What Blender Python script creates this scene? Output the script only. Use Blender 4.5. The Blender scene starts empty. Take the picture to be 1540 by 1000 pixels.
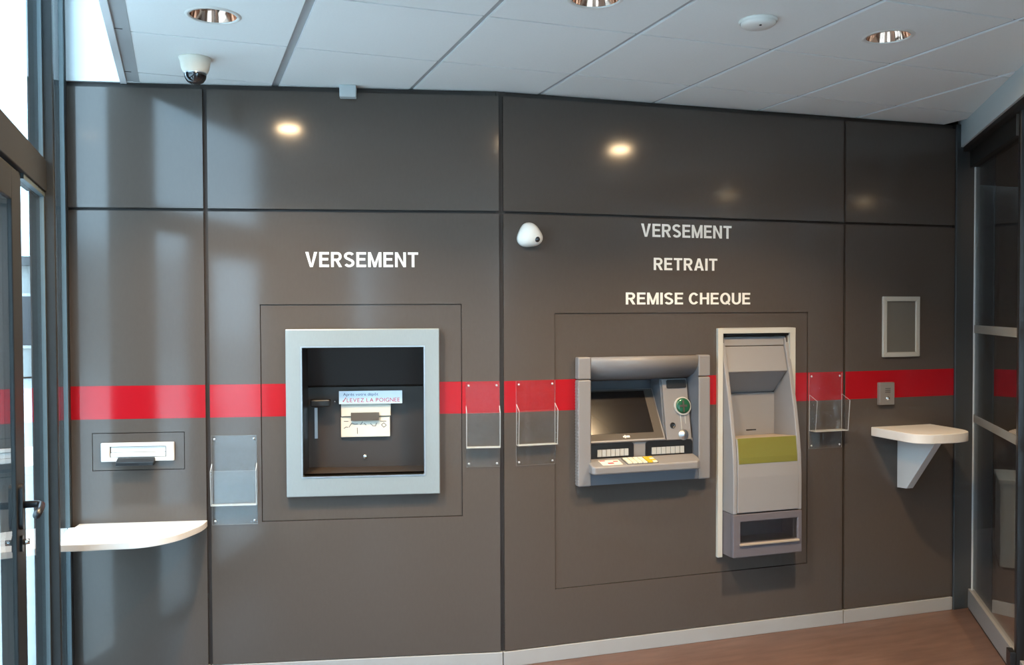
import bpy, bmesh, math, random
from mathutils import Matrix, Vector

# ------------------------------------------------------------------ camera, sky, exposure
scene = bpy.context.scene
COL = scene.collection
H = 2.7237                                    # ceiling height
cam_data = bpy.data.cameras.new('camera')
cam_data.sensor_width = 36.0
cam_data.lens = 36.0 * 1347.7763 / 1540.0
cam_data.clip_start = 0.02
cam = bpy.data.objects.new('camera', cam_data)
COL.objects.link(cam)
YAW, PITCH, ROLL = 0.3536, -0.02259, -0.00369
_f = Vector((math.sin(YAW) * math.cos(PITCH), math.cos(YAW) * math.cos(PITCH), math.sin(PITCH)))
_r = Vector((math.cos(YAW), -math.sin(YAW), 0))
_u = _r.cross(_f)
_r2 = math.cos(ROLL) * _r + math.sin(ROLL) * _u
_u2 = -math.sin(ROLL) * _r + math.cos(ROLL) * _u
cam.matrix_world = Matrix(((_r2.x, _u2.x, -_f.x, -0.4174), (_r2.y, _u2.y, -_f.y, -3.6028),
                           (_r2.z, _u2.z, -_f.z, 1.6858), (0, 0, 0, 1)))
scene.camera = cam

world = bpy.data.worlds.new('overcast_sky')
scene.world = world
world.use_nodes = True
_bg = world.node_tree.nodes['Background']
_bg.inputs['Color'].default_value = (0.54, 0.775, 1.0, 1)
_bg.inputs['Strength'].default_value = 11.0

vs = scene.view_settings
vs.view_transform = 'Standard'
vs.look = 'None'
vs.exposure = 0.08
vs.gamma = 1.0
vs.use_curve_mapping = False
try:
    scene.cycles.max_bounces = 10
    scene.cycles.transparent_max_bounces = 24
    scene.cycles.use_denoising = True
    scene.cycles.sample_clamp_indirect = 6.0
    scene.cycles.caustics_reflective = False
    scene.cycles.caustics_refractive = False
except Exception:
    pass

LAMP_W = 30.0
LAMP_COL = (1.0, 0.71, 0.41)

# ------------------------------------------------------------------ materials
def new_mat(name):
    m = bpy.data.materials.new(name)
    m.use_nodes = True
    nt = m.node_tree
    return m, nt, nt.nodes['Principled BSDF']

def pmat(name, col, rough=0.5, metal=0.0, spec=0.5, coat=0.0, noise=0.0, nscale=20.0, bump=0.0, bscale=200.0, stretch=(1, 1, 1)):
    m, nt, b = new_mat(name)
    b.inputs['Base Color'].default_value = (*col, 1)
    b.inputs['Roughness'].default_value = rough
    b.inputs['Metallic'].default_value = metal
    b.inputs['Specular IOR Level'].default_value = spec
    b.inputs['Coat Weight'].default_value = coat
    b.inputs['Coat Roughness'].default_value = 0.06
    if noise or bump:
        tc = nt.nodes.new('ShaderNodeTexCoord')
        mp = nt.nodes.new('ShaderNodeMapping')
        mp.inputs['Scale'].default_value = stretch
        nt.links.new(tc.outputs['Object'], mp.inputs['Vector'])
    if noise:
        n = nt.nodes.new('ShaderNodeTexNoise')
        n.inputs['Scale'].default_value = nscale
        n.inputs['Detail'].default_value = 4
        nt.links.new(mp.outputs['Vector'], n.inputs['Vector'])
        r = nt.nodes.new('ShaderNodeMapRange')
        r.inputs['To Min'].default_value = 1 - noise
        r.inputs['To Max'].default_value = 1 + noise
        nt.links.new(n.outputs['Fac'], r.inputs['Value'])
        v = nt.nodes.new('ShaderNodeVectorMath')
        v.operation = 'SCALE'
        v.inputs[0].default_value = col
        nt.links.new(r.outputs['Result'], v.inputs['Scale'])
        nt.links.new(v.outputs['Vector'], b.inputs['Base Color'])
    if bump:
        n2 = nt.nodes.new('ShaderNodeTexNoise')
        n2.inputs['Scale'].default_value = bscale
        n2.inputs['Detail'].default_value = 2
        nt.links.new(mp.outputs['Vector'], n2.inputs['Vector'])
        bp = nt.nodes.new('ShaderNodeBump')
        bp.inputs['Strength'].default_value = bump
        bp.inputs['Distance'].default_value = 0.002
        nt.links.new(n2.outputs['Fac'], bp.inputs['Height'])
        nt.links.new(bp.outputs['Normal'], b.inputs['Normal'])
    return m

def glass_mat(name, tint=(0.93, 0.97, 0.97), f0=0.045, rough=0.0, boost=1.0, haze=0.0):
    """thin sheet: transparent with Schlick reflection"""
    m, nt, b = new_mat(name)
    nt.nodes.remove(b)
    out = nt.nodes['Material Output']
    lw = nt.nodes.new('ShaderNodeLayerWeight')
    lw.inputs['Blend'].default_value = 0.5
    p = nt.nodes.new('ShaderNodeMath'); p.operation = 'POWER'; p.inputs[1].default_value = 5.0
    nt.links.new(lw.outputs['Facing'], p.inputs[0])
    ma = nt.nodes.new('ShaderNodeMath'); ma.operation = 'MULTIPLY_ADD'
    ma.inputs[1].default_value = (1 - f0) * boost; ma.inputs[2].default_value = f0
    ma.use_clamp = True
    nt.links.new(p.outputs[0], ma.inputs[0])
    tr = nt.nodes.new('ShaderNodeBsdfTransparent'); tr.inputs['Color'].default_value = (*tint, 1)
    gl = nt.nodes.new('ShaderNodeBsdfGlossy'); gl.inputs['Roughness'].default_value = rough
    mx = nt.nodes.new('ShaderNodeMixShader')
    nt.links.new(ma.outputs[0], mx.inputs['Fac'])
    nt.links.new(tr.outputs[0], mx.inputs[1]); nt.links.new(gl.outputs[0], mx.inputs[2])
    if haze:
        df = nt.nodes.new('ShaderNodeBsdfDiffuse'); df.inputs['Color'].default_value = (0.85, 0.86, 0.86, 1)
        m2 = nt.nodes.new('ShaderNodeMixShader'); m2.inputs['Fac'].default_value = haze
        nt.links.new(mx.outputs[0], m2.inputs[1]); nt.links.new(df.outputs[0], m2.inputs[2])
        mx = m2
    nt.links.new(mx.outputs[0], out.inputs['Surface'])
    return m

def emit_mat(name, col, strength):
    m, nt, b = new_mat(name)
    b.inputs['Base Color'].default_value = (*col, 1)
    b.inputs['Emission Color'].default_value = (*col, 1)
    b.inputs['Emission Strength'].default_value = strength
    return m

M = {}
M['panel'] = pmat('taupe_laminate', (0.086, 0.072, 0.062), 0.12, spec=0.38, noise=0.05, nscale=90, bump=0.006, bscale=420, stretch=(1, 1, 0.35))
M['stripe'] = pmat('red_vinyl', (0.38, 0.007, 0.013), 0.13, spec=0.5)
M['groove'] = pmat('dark_joint', (0.030, 0.023, 0.019), 0.6)
M['skirting'] = pmat('pale_skirting', (0.37, 0.365, 0.355), 0.4, noise=0.05, nscale=8)
M['tile'] = pmat('ceiling_tile_white', (0.88, 0.905, 0.885), 0.85, noise=0.03, nscale=120, bump=0.12, bscale=500)
M['tee'] = pmat('ceiling_tee_grey', (0.42, 0.43, 0.43), 0.5)
M['tee_white'] = pmat('ceiling_tee_white', (0.78, 0.79, 0.79), 0.45)
M['plaster'] = pmat('white_plaster', (0.78, 0.79, 0.79), 0.75, noise=0.02, nscale=10)
M['bulkhead'] = pmat('grey_blue_plaster', (0.52, 0.57, 0.58), 0.6)
M['frame'] = pmat('anthracite_aluminium', (0.017, 0.018, 0.018), 0.5, spec=0.25)
M['frame_light'] = pmat('grey_aluminium', (0.055, 0.072, 0.076), 0.38, spec=0.5)
M['post'] = pmat('slate_grey_post', (0.050, 0.058, 0.064), 0.45, spec=0.35)
M['black'] = pmat('black_plastic', (0.010, 0.010, 0.011), 0.35)
M['rubber'] = pmat('black_rubber', (0.008, 0.008, 0.008), 0.6)
M['alu'] = pmat('satin_aluminium', (0.55, 0.56, 0.57), 0.34, metal=1.0, noise=0.04, nscale=60, stretch=(1, 1, 12))
M['alu_frame'] = pmat('brushed_silver_paint', (0.31, 0.345, 0.345), 0.36, metal=0.35, noise=0.05, nscale=40, stretch=(6, 1, 1))
M['rail'] = pmat('grey_rail_paint', (0.24, 0.235, 0.23), 0.4, metal=0.15)
M['chrome'] = pmat('chrome', (0.75, 0.75, 0.76), 0.12, metal=1.0)
M['glass'] = glass_mat('clear_glass')
M['glass_door'] = glass_mat('door_glass', tint=(0.88, 0.90, 0.90), f0=0.08, boost=1.9)
M['acrylic'] = glass_mat('clear_acrylic', tint=(0.985, 0.99, 0.99), f0=0.03, rough=0.02, haze=0.007)
M['acrylic_edge'] = pmat('acrylic_cut_edge', (0.80, 0.82, 0.80), 0.25, spec=0.6)  # whitish colour gives the clear edges their lit look
M['acrylic_edge'].node_tree.nodes['Principled BSDF'].inputs['Alpha'].default_value = 0.55
M['frost'] = pmat('frosted_tape', (0.30, 0.29, 0.26), 0.6)
M['frost'].node_tree.nodes['Principled BSDF'].inputs['Alpha'].default_value = 0.55
M['white'] = pmat('white_laminate', (0.74, 0.72, 0.69), 0.4)
M['white_plastic'] = pmat('white_plastic', (0.80, 0.79, 0.74), 0.35)
M['surround'] = pmat('off_white_surround', (0.52, 0.51, 0.46), 0.4)
M['cream'] = pmat('cream_paint', (0.74, 0.70, 0.60), 0.5)
M['letter'] = pmat('white_vinyl_letter', (0.88, 0.86, 0.80), 0.5)
M['atm'] = pmat('atm_grey', (0.215, 0.205, 0.205), 0.42, noise=0.02, nscale=200)
M['atm_dark'] = pmat('atm_dark_grey', (0.050, 0.054, 0.062), 0.45)
M['atm_inner'] = pmat('atm_inner_grey', (0.125, 0.135, 0.155), 0.45)
M['screen'] = pmat('screen_glass', (0.012, 0.010, 0.009), 0.14, spec=0.35)
M['screen_border'] = pmat('screen_border_brown', (0.060, 0.050, 0.042), 0.5, spec=0.3)
M['green'] = pmat('card_reader_green', (0.010, 0.085, 0.040), 0.2, spec=0.6)
M['olive'] = pmat('olive_green_panel', (0.165, 0.160, 0.032), 0.4)
M['mauve'] = pmat('mauve_grey_plastic', (0.135, 0.122, 0.135), 0.45)
M['pale_body'] = pmat('pale_grey_body', (0.265, 0.255, 0.255), 0.42)
M['lip'] = pmat('beige_lip', (0.40, 0.33, 0.26), 0.35)
M['key'] = pmat('cream_keys', (0.80, 0.74, 0.58), 0.4)
M['key_yellow'] = pmat('yellow_keys', (0.65, 0.45, 0.03), 0.4)
M['segment'] = pmat('pale_segment', (0.42, 0.42, 0.40), 0.3)
M['recess'] = pmat('black_brown_steel', (0.018, 0.016, 0.015), 0.32, spec=0.5)
M['recess_back'] = pmat('recess_back_steel', (0.046, 0.036, 0.030), 0.42, spec=0.5)
M['plate'] = pmat('cream_plate', (0.80, 0.74, 0.62), 0.4)
M['sign_blue'] = pmat('pale_blue_sign', (0.56, 0.72, 0.86), 0.35)
M['ink_blue'] = pmat('navy_ink', (0.02, 0.05, 0.16), 0.5)
M['ink_red'] = pmat('red_ink', (0.45, 0.02, 0.06), 0.5)
M['ink_brown'] = pmat('dark_ink', (0.06, 0.05, 0.045), 0.5)
M['brown_slot'] = pmat('brown_metal_slot', (0.13, 0.10, 0.075), 0.4, metal=0.3)
M['copper'] = pmat('copper_reflector', (0.62, 0.40, 0.30), 0.10, metal=1.0)
M['bulb'] = emit_mat('lamp_bulb', (1.0, 0.78, 0.52), 1.2)
M['dome'] = pmat('smoked_dome', (0.015, 0.015, 0.017), 0.06, spec=0.8)
M['grey_panel'] = pmat('grey_poster_board', (0.135, 0.130, 0.115), 0.3)
M['pale_frame'] = pmat('pale_snap_frame', (0.43, 0.43, 0.40), 0.35)
M['switch'] = pmat('switch_plate_grey', (0.21, 0.195, 0.18), 0.4)
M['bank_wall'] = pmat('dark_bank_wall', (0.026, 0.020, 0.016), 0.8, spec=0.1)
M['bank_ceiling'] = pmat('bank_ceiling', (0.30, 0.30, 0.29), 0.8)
M['rear'] = pmat('grey_rear_wall', (0.65, 0.64, 0.62), 0.7)
M['paving'] = pmat('pale_paving', (0.52, 0.52, 0.51), 0.85, noise=0.12, nscale=3)
M['facade'] = pmat('pale_render', (0.42, 0.42, 0.40), 0.85, noise=0.05, nscale=2)
M['facade2'] = pmat('grey_render', (0.30, 0.32, 0.33), 0.85, noise=0.05, nscale=2)
M['roof'] = pmat('slate_roof', (0.09, 0.095, 0.10), 0.7)
M['win_dark'] = pmat('dark_window', (0.03, 0.04, 0.05), 0.1)

def floor_mat():
    m, nt, b = new_mat('brown_vinyl_floor')
    tc = nt.nodes.new('ShaderNodeTexCoord')
    mp = nt.nodes.new('ShaderNodeMapping'); mp.inputs['Scale'].default_value = (1.0, 7.0, 1.0)
    mp.inputs['Rotation'].default_value = (0, 0, math.radians(4))
    nt.links.new(tc.outputs['Object'], mp.inputs['Vector'])
    n = nt.nodes.new('ShaderNodeTexNoise'); n.inputs['Scale'].default_value = 3.5; n.inputs['Detail'].default_value = 7
    n.inputs['Roughness'].default_value = 0.65
    nt.links.new(mp.outputs['Vector'], n.inputs['Vector'])
    cr = nt.nodes.new('ShaderNodeValToRGB')
    cr.color_ramp.elements[0].position = 0.30; cr.color_ramp.elements[0].color = (0.088, 0.050, 0.038, 1)
    cr.color_ramp.elements[1].position = 0.70; cr.color_ramp.elements[1].color = (0.145, 0.088, 0.069, 1)
    nt.links.new(n.outputs['Fac'], cr.inputs['Fac'])
    n2 = nt.nodes.new('ShaderNodeTexNoise'); n2.inputs['Scale'].default_value = 1.6; n2.inputs['Detail'].default_value = 3
    nt.links.new(tc.outputs['Object'], n2.inputs['Vector'])
    mr = nt.nodes.new('ShaderNodeMapRange'); mr.inputs['To Min'].default_value = 0.8; mr.inputs['To Max'].default_value = 1.2
    nt.links.new(n2.outputs['Fac'], mr.inputs['Value'])
    v = nt.nodes.new('ShaderNodeVectorMath'); v.operation = 'SCALE'
    nt.links.new(cr.outputs['Color'], v.inputs[0]); nt.links.new(mr.outputs['Result'], v.inputs['Scale'])
    nt.links.new(v.outputs['Vector'], b.inputs['Base Color'])
    b.inputs['Roughness'].default_value = 0.42
    return m
M['floor'] = floor_mat()

# ------------------------------------------------------------------ mesh helpers
class MB:
    """collects shapes in one frame; build() links them as one mesh object"""
    def __init__(self):
        self.v = []; self.f = []; self.mi = []; self.cur = 0; self.smooth = []
    def add(self, verts, faces, smooth=False):
        b = len(self.v)
        self.v += [tuple(p) for p in verts]
        for f in faces:
            self.f.append(tuple(b + i for i in f)); self.mi.append(self.cur); self.smooth.append(smooth)
        return self
    def box(self, x0, x1, y0, y1, z0, z1):
        vs = [(x, y, z) for z in (z0, z1) for y in (y0, y1) for x in (x0, x1)]
        return self.add(vs, [(0, 2, 3, 1), (4, 5, 7, 6), (0, 1, 5, 4), (2, 6, 7, 3), (0, 4, 6, 2), (1, 3, 7, 5)])
    def prism(self, poly, a, b, axis='x', smooth=False):
        """poly of 2-tuples extruded from a to b: axis x -> (y,z); y -> (x,z); z -> (x,y)"""
        def P(q, t):
            return (t, q[0], q[1]) if axis == 'x' else (q[0], t, q[1]) if axis == 'y' else (q[0], q[1], t)
        n = len(poly)
        vs = [P(q, a) for q in poly] + [P(q, b) for q in poly]
        self.add(vs, [tuple(range(n))[::-1], tuple(range(n, 2 * n))])
        base = len(self.v) - 2 * n
        for i in range(n):
            j = (i + 1) % n
            self.f.append((base + i, base + j, base + n + j, base + n + i)); self.mi.append(self.cur); self.smooth.append(smooth)
        return self
    def lathe(self, prof, c=(0, 0, 0), axis='z', seg=32, flip=1, sx=1.0):
        """prof: list of (radius, height) revolved about axis through c"""
        vs = []; fs = []
        for r, h in prof:
            for k in range(seg):
                t = 2 * math.pi * k / seg
                a, b2 = r * math.cos(t) * sx, r * math.sin(t)
                if axis == 'z': vs.append((c[0] + a, c[1] + b2, c[2] + h * flip))
                elif axis == 'y': vs.append((c[0] + a, c[1] + h * flip, c[2] + b2))
                else: vs.append((c[0] + h * flip, c[1] + a, c[2] + b2))
        for i in range(len(prof) - 1):
            for k in range(seg):
                k2 = (k + 1) % seg
                fs.append((i * seg + k, i * seg + k2, (i + 1) * seg + k2, (i + 1) * seg + k))
        self.add(vs, fs, True)
        return self
    def cyl(self, c, r, h, axis='z', seg=24):
        return self.lathe([(0.0001, 0), (r, 0), (r, h), (0.0001, h)], c, axis, seg)
    def tube(self, pts, r, seg=10):
        pts = [Vector(p) for p in pts]
        vs = []; fs = []
        for i, p in enumerate(pts):
            t = (pts[min(i + 1, len(pts) - 1)] - pts[max(i - 1, 0)]).normalized()
            u = t.cross(Vector((0, 0, 1)))
            if u.length < 1e-3: u = t.cross(Vector((1, 0, 0)))
            u.normalize(); w = t.cross(u)
            for k in range(seg):
                a = 2 * math.pi * k / seg
                vs.append(p + r * (math.cos(a) * u + math.sin(a) * w))
        n = len(pts)
        for i in range(n - 1):
            for k in range(seg):
                k2 = (k + 1) % seg
                fs.append((i * seg + k, i * seg + k2, (i + 1) * seg + k2, (i + 1) * seg + k))
        fs.append(tuple(range(seg))[::-1]); fs.append(tuple((n - 1) * seg + k for k in range(seg)))
        return self.add(vs, fs, True)
    def sheet(self, x0, x1, z0, z1, y0, y1, holes=()):
        """wall sheet in the xz plane from y0 to y1 with rectangular holes (x0,x1,z0,z1)"""
        xs = sorted({x0, x1, *[h for q in holes for h in q[:2] if x0 < h < x1]})
        zs = sorted({z0, z1, *[h for q in holes for h in q[2:] if z0 < h < z1]})
        def solid(i, j):
            if i < 0 or j < 0 or i >= len(xs) - 1 or j >= len(zs) - 1: return False
            cx, cz = (xs[i] + xs[i + 1]) / 2, (zs[j] + zs[j + 1]) / 2
            return not any(h[0] < cx < h[1] and h[2] < cz < h[3] for h in holes)
        for i in range(len(xs) - 1):
            for j in range(len(zs) - 1):
                if not solid(i, j): continue
                a, b, c, d = xs[i], xs[i + 1], zs[j], zs[j + 1]
                vs = [(a, y0, c), (b, y0, c), (b, y0, d), (a, y0, d), (a, y1, c), (b, y1, c), (b, y1, d), (a, y1, d)]
                fs = [(0, 1, 2, 3), (7, 6, 5, 4)]
                if not solid(i - 1, j): fs.append((0, 3, 7, 4))
                if not solid(i + 1, j): fs.append((1, 5, 6, 2))
                if not solid(i, j - 1): fs.append((0, 4, 5, 1))
                if not solid(i, j + 1): fs.append((3, 2, 6, 7))
                self.add(vs, fs)
        return self
    def build(self, name, mats, parent=None, org=(0, 0, 0), bevel=0.0, seg=2, link=True):
        me = bpy.data.meshes.new(name)
        me.from_pydata([(x - org[0], y - org[1], z - org[2]) for x, y, z in self.v], [], self.f)
        if not isinstance(mats, (list, tuple)): mats = [mats]
        for m in mats: me.materials.append(M[m] if isinstance(m, str) else m)
        for p, i, s in zip(me.polygons, self.mi, self.smooth):
            p.material_index = i; p.use_smooth = s
        bm = bmesh.new(); bm.from_mesh(me)
        bmesh.ops.remove_doubles(bm, verts=bm.verts, dist=1e-5)
        bmesh.ops.recalc_face_normals(bm, faces=bm.faces)
        bm.to_mesh(me); bm.free()
        o = bpy.data.objects.new(name, me)
        COL.objects.link(o)
        if parent is not None: o.parent = parent
        if bevel:
            md = o.modifiers.new('bevel', 'BEVEL'); md.width = bevel; md.segments = seg
            md.limit_method = 'ANGLE'; md.angle_limit = math.radians(40); md.use_clamp_overlap = True
        return o

def rrect(x0, x1, z0, z1, r, n=5):
    pts = []
    for cx, cz, a0 in ((x1 - r, z0 + r, -90), (x1 - r, z1 - r, 0), (x0 + r, z1 - r, 90), (x0 + r, z0 + r, 180)):
        for k in range(n + 1):
            a = math.radians(a0 + 90 * k / n)
            pts.append((cx + r * math.cos(a), cz + r * math.sin(a)))
    return pts

def tag(o, label=None, cat=None, group=None, kind=None):
    if label: o['label'] = label
    if cat: o['category'] = cat
    if group: o['group'] = group
    if kind: o['kind'] = kind
    return o

# wall frames: x along the wall, -y out into the room, z up
K = Vector((0.9992, 0.3727, 0.0))
ANG = {'A': -0.2432, 'B': -0.0457}
def wall_pt(w, u, off, z):
    a = ANG[w]
    return Vector((K.x + math.cos(a) * u + math.sin(a) * off, K.y + math.sin(a) * u - math.cos(a) * off, z))
def wall_uv(w, x, y):
    a = ANG[w]
    dx, dy = x - K.x, y - K.y
    return dx * math.cos(a) + dy * math.sin(a), -(-dx * math.sin(a) + dy * math.cos(a))

class Thing:
    """an Empty in a wall frame; its parts are given in wall coordinates (u, -off, z)"""
    def __init__(self, name, w, u, z, label=None, cat=None, group=None, kind=None, off=0.0):
        self.o = bpy.data.objects.new(name, None)
        self.o.empty_display_size = 0.1
        COL.objects.link(self.o)
        self.org = (u, -off, z)
        if w: self.o.location = wall_pt(w, u, off, z); self.o.rotation_euler = (0, 0, ANG[w])
        else: self.o.location = (u, -off, z)
        tag(self.o, label, cat, group, kind)
    def part(self, name, mb, mats, parent=None, bevel=0.0, label=None, seg=2):
        o = mb.build(name, mats, parent or self.o, self.org, bevel, seg)
        if label: o['label'] = label
        return o

def single(name, mb, mats, w, u, z, label, cat, group=None, bevel=0.0, off=0.0):
    o = mb.build(name, mats, None, (u, -off, z), bevel)
    if w: o.location = wall_pt(w, u, off, z); o.rotation_euler = (0, 0, ANG[w])
    else: o.location = (u, -off, z)
    return tag(o, label, cat, group)

def root(name, loc, rz=0.0, label=None, cat=None, group=None, kind=None):
    o = bpy.data.objects.new(name, None); o.empty_display_size = 0.1
    COL.objects.link(o); o.location = loc; o.rotation_euler = (0, 0, rz)
    return tag(o, label, cat, group, kind)

# text as meshes
_glyphs = {}
def glyph(ch, bold):
    if (ch, bold) in _glyphs: return _glyphs[(ch, bold)]
    cu = bpy.data.curves.new('glyph', 'FONT'); cu.body = ch; cu.size = 1.0; cu.offset = bold; cu.resolution_u = 4
    ob = bpy.data.objects.new('glyph', cu); COL.objects.link(ob)
    dg = bpy.context.evaluated_depsgraph_get(); dg.update()
    me = ob.evaluated_get(dg).to_mesh()
    vs = [(v.co.x, v.co.y) for v in me.vertices]; fs = [tuple(p.vertices) for p in me.polygons]
    ob.evaluated_get(dg).to_mesh_clear()
    bpy.data.objects.remove(ob); bpy.data.curves.remove(cu)
    x0 = min(v[0] for v in vs) if vs else 0
    x1 = max(v[0] for v in vs) if vs else 0.3
    _glyphs[(ch, bold)] = (vs, fs, x0, x1)
    return _glyphs[(ch, bold)]

# block capitals drawn as strokes: cap height 1, stroke weight WT
WT = 0.165
def _bar(x0, y0, x1, y1): return ([(x0, y0), (x1, y0), (x1, y1), (x0, y1)], [(0, 1, 2, 3)])
def _quad(*p): return (list(p), [(0, 1, 2, 3)])
def _ribbon(pts, w=WT):
    n = len(pts); L = []; R = []
    for k in range(n):
        a = Vector(pts[max(k - 1, 0)]); b = Vector(pts[min(k + 1, n - 1)])
        t = (b - a).normalized(); m = Vector((-t.y, t.x)) * w / 2
        c = Vector(pts[k]); L.append(tuple(c + m)); R.append(tuple(c - m))
    return (L + R, [(k, k + 1, n + k + 1, n + k) for k in range(n - 1)])
def _arc(cx, cy, rx, ry, a0, a1, n=14):
    return [(cx + rx * math.cos(math.radians(a0 + (a1 - a0) * k / n)), cy + ry * math.sin(math.radians(a0 + (a1 - a0) * k / n))) for k in range(n + 1)]
h_ = WT / 2
CAPS = {
    'I': (0.17, [_bar(0, 0, 0.17, 1)]),
    'T': (0.62, [_bar(0, 1 - WT, 0.62, 1), _bar(0.31 - h_, 0, 0.31 + h_, 1 - WT)]),
    'E': (0.58, [_bar(0, 0, WT, 1), _bar(WT, 0, 0.58, WT), _bar(WT, 1 - WT, 0.58, 1), _bar(WT, 0.44, 0.53, 0.44 + WT)]),
    'H': (0.66, [_bar(0, 0, WT, 1), _bar(0.66 - WT, 0, 0.66, 1), _bar(WT, 0.44, 0.66 - WT, 0.44 + WT)]),
    'N': (0.66, [_bar(0, 0, WT, 1), _bar(0.66 - WT, 0, 0.66, 1), _quad((WT, 1), (WT, 0.70), (0.66 - WT, 0), (0.66 - WT, 0.30))]),
    'M': (0.80, [_bar(0, 0, WT, 1), _bar(0.80 - WT, 0, 0.80, 1), _quad((WT, 1), (WT, 0.62), (0.40 - 0.075, 0), (0.40, 0.30)), _quad((0.80 - WT, 1), (0.40, 0.30), (0.40 + 0.075, 0), (0.80 - WT, 0.62)), ([(0.325, 0), (0.475, 0), (0.40, 0.30)], [(0, 1, 2)])]),
    'V': (0.70, [_quad((0, 1), (0.265, 0), (0.35, 0.18), (0.185, 1)), _quad((0.70, 1), (0.515, 1), (0.35, 0.18), (0.435, 0)), ([(0.265, 0), (0.435, 0), (0.35, 0.18)], [(0, 1, 2)])]),
    'A': (0.72, [_quad((0, 0), (0.185, 0), (0.36, 0.80), (0.265, 1)), _quad((0.72, 0), (0.455, 1), (0.36, 0.80), (0.535, 0)), ([(0.265, 1), (0.36, 0.80), (0.455, 1)], [(0, 1, 2)]), _bar(0.20, 0.21, 0.52, 0.21 + 0.145)]),
    'U': (0.66, [_bar(0, 0.34, WT, 1), _bar(0.66 - WT, 0.34, 0.66, 1), _ribbon(_arc(0.33, 0.34, 0.33 - h_, 0.34 - h_ + 0.012, 180, 360))]),
    'C': (0.68, [_ribbon(_arc(0.36, 0.5, 0.36 - h_, 0.51 - h_, 38, 322, 26))]),
    'Q': (0.74, [_ribbon(_arc(0.37, 0.5, 0.37 - h_, 0.51 - h_, 0, 360, 32)), _quad((0.40, 0.22), (0.48, 0.31), (0.74, 0.03), (0.66, -0.06))]),
    'R': (0.65, [_bar(0, 0, WT, 1), _bar(WT, 1 - WT, 0.38, 1), _bar(WT, 0.41, 0.38, 0.41 + 0.15), _ribbon(_arc(0.38, 0.705, 0.25 - h_, 0.295 - h_, 90, -90)), _quad((0.26, 0.41), (0.44, 0.43), (0.65, 0), (0.465, 0))]),
    'S': (0.62, [_ribbon(_arc(0.31, 0.735, 0.31 - h_, 0.275 - h_, 25, 255, 16) + _arc(0.31, 0.275, 0.31 - h_, 0.285 - h_, 75, -155, 16))]),
}
def caps(s, u0, u1, z0, z1, gap=0.115, space=0.30):
    x = 0; out = []
    for ch in s:
        if ch == ' ': x += space; continue
        w, pieces = CAPS[ch]
        vs = []; fs = []
        for pv, pf in pieces:
            b = len(vs); vs += [(q[0] + x, q[1]) for q in pv]; fs += [tuple(b + k for k in f) for f in pf]
        out.append((vs, fs)); x += w + gap
    x -= gap
    return [([(u0 + a * (u1 - u0) / x, z0 + b * (z1 - z0)) for a, b in vs], fs) for vs, fs in out]

def layout(s, bold=0.0, gap=0.10, space=0.28):
    x = 0; out = []
    for ch in s:
        if ch == ' ': x += space; continue
        vs, fs, a, b = glyph(ch, bold)
        out.append(([(v[0] - a + x, v[1]) for v in vs], fs)); x += (b - a) + gap
    return out, x - gap

def letters(s, u0, u1, z0, z1, bold=0.0, gap=0.10, space=0.28):
    """letter outlines fitted into the box; yields (verts2d, faces)"""
    out, w = layout(s, bold, gap, space)
    hs = [v[1] for g in out for v in g[0]]
    lo, hi = 0.0 - bold, max(v[1] for v in glyph('E', bold)[0])
    sx = (u1 - u0) / w; sz = (z1 - z0) / (hi - lo)
    return [([(u0 + x * sx, z0 + (y - lo) * sz) for x, y in vs], fs) for vs, fs in out]

def flat_text(mb, s, u0, u1, z0, z1, y, **kw):
    for vs, fs in letters(s, u0, u1, z0, z1, **kw):
        mb.add([(x, y, z) for x, z in vs], fs)
    return mb

# ------------------------------------------------------------------ floor and ground
tag(MB().box(-0.93, 9.0, -5.2, 2.2, -0.08, 0.0).build('floor', 'floor'), kind='structure')
tag(MB().box(-60, 60, -60, 60, -0.18, -0.085).build('ground', 'paving'), kind='structure')

# ------------------------------------------------------------------ machine wall (two faces that meet at a shallow angle)
STRIPE = (1.211, 1.361)
JOINT = 2.155
TOP = 2.698
BASE = 0.0727
HOLE_A = (-0.921, -0.368, 0.935, 1.527)             # deposit recess
INSET_A = (-1.108, -0.192, 0.730, 1.7225)
INSET_SLOT = (-1.850, -1.453, 0.981, 1.146)
SLOT_HOLE = (-1.78, -1.522, 1.030, 1.095)
HOLE_ATM = (0.44, 1.017, 0.90, 1.41)
HOLE_DEP = (1.19, 1.56, 0.48, 1.565)
INSET_B = (0.267, 1.688, 0.349, 1.6775)

def grow(r, d): return (r[0] - d, r[1] + d, r[2] - d, r[3] + d)

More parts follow.
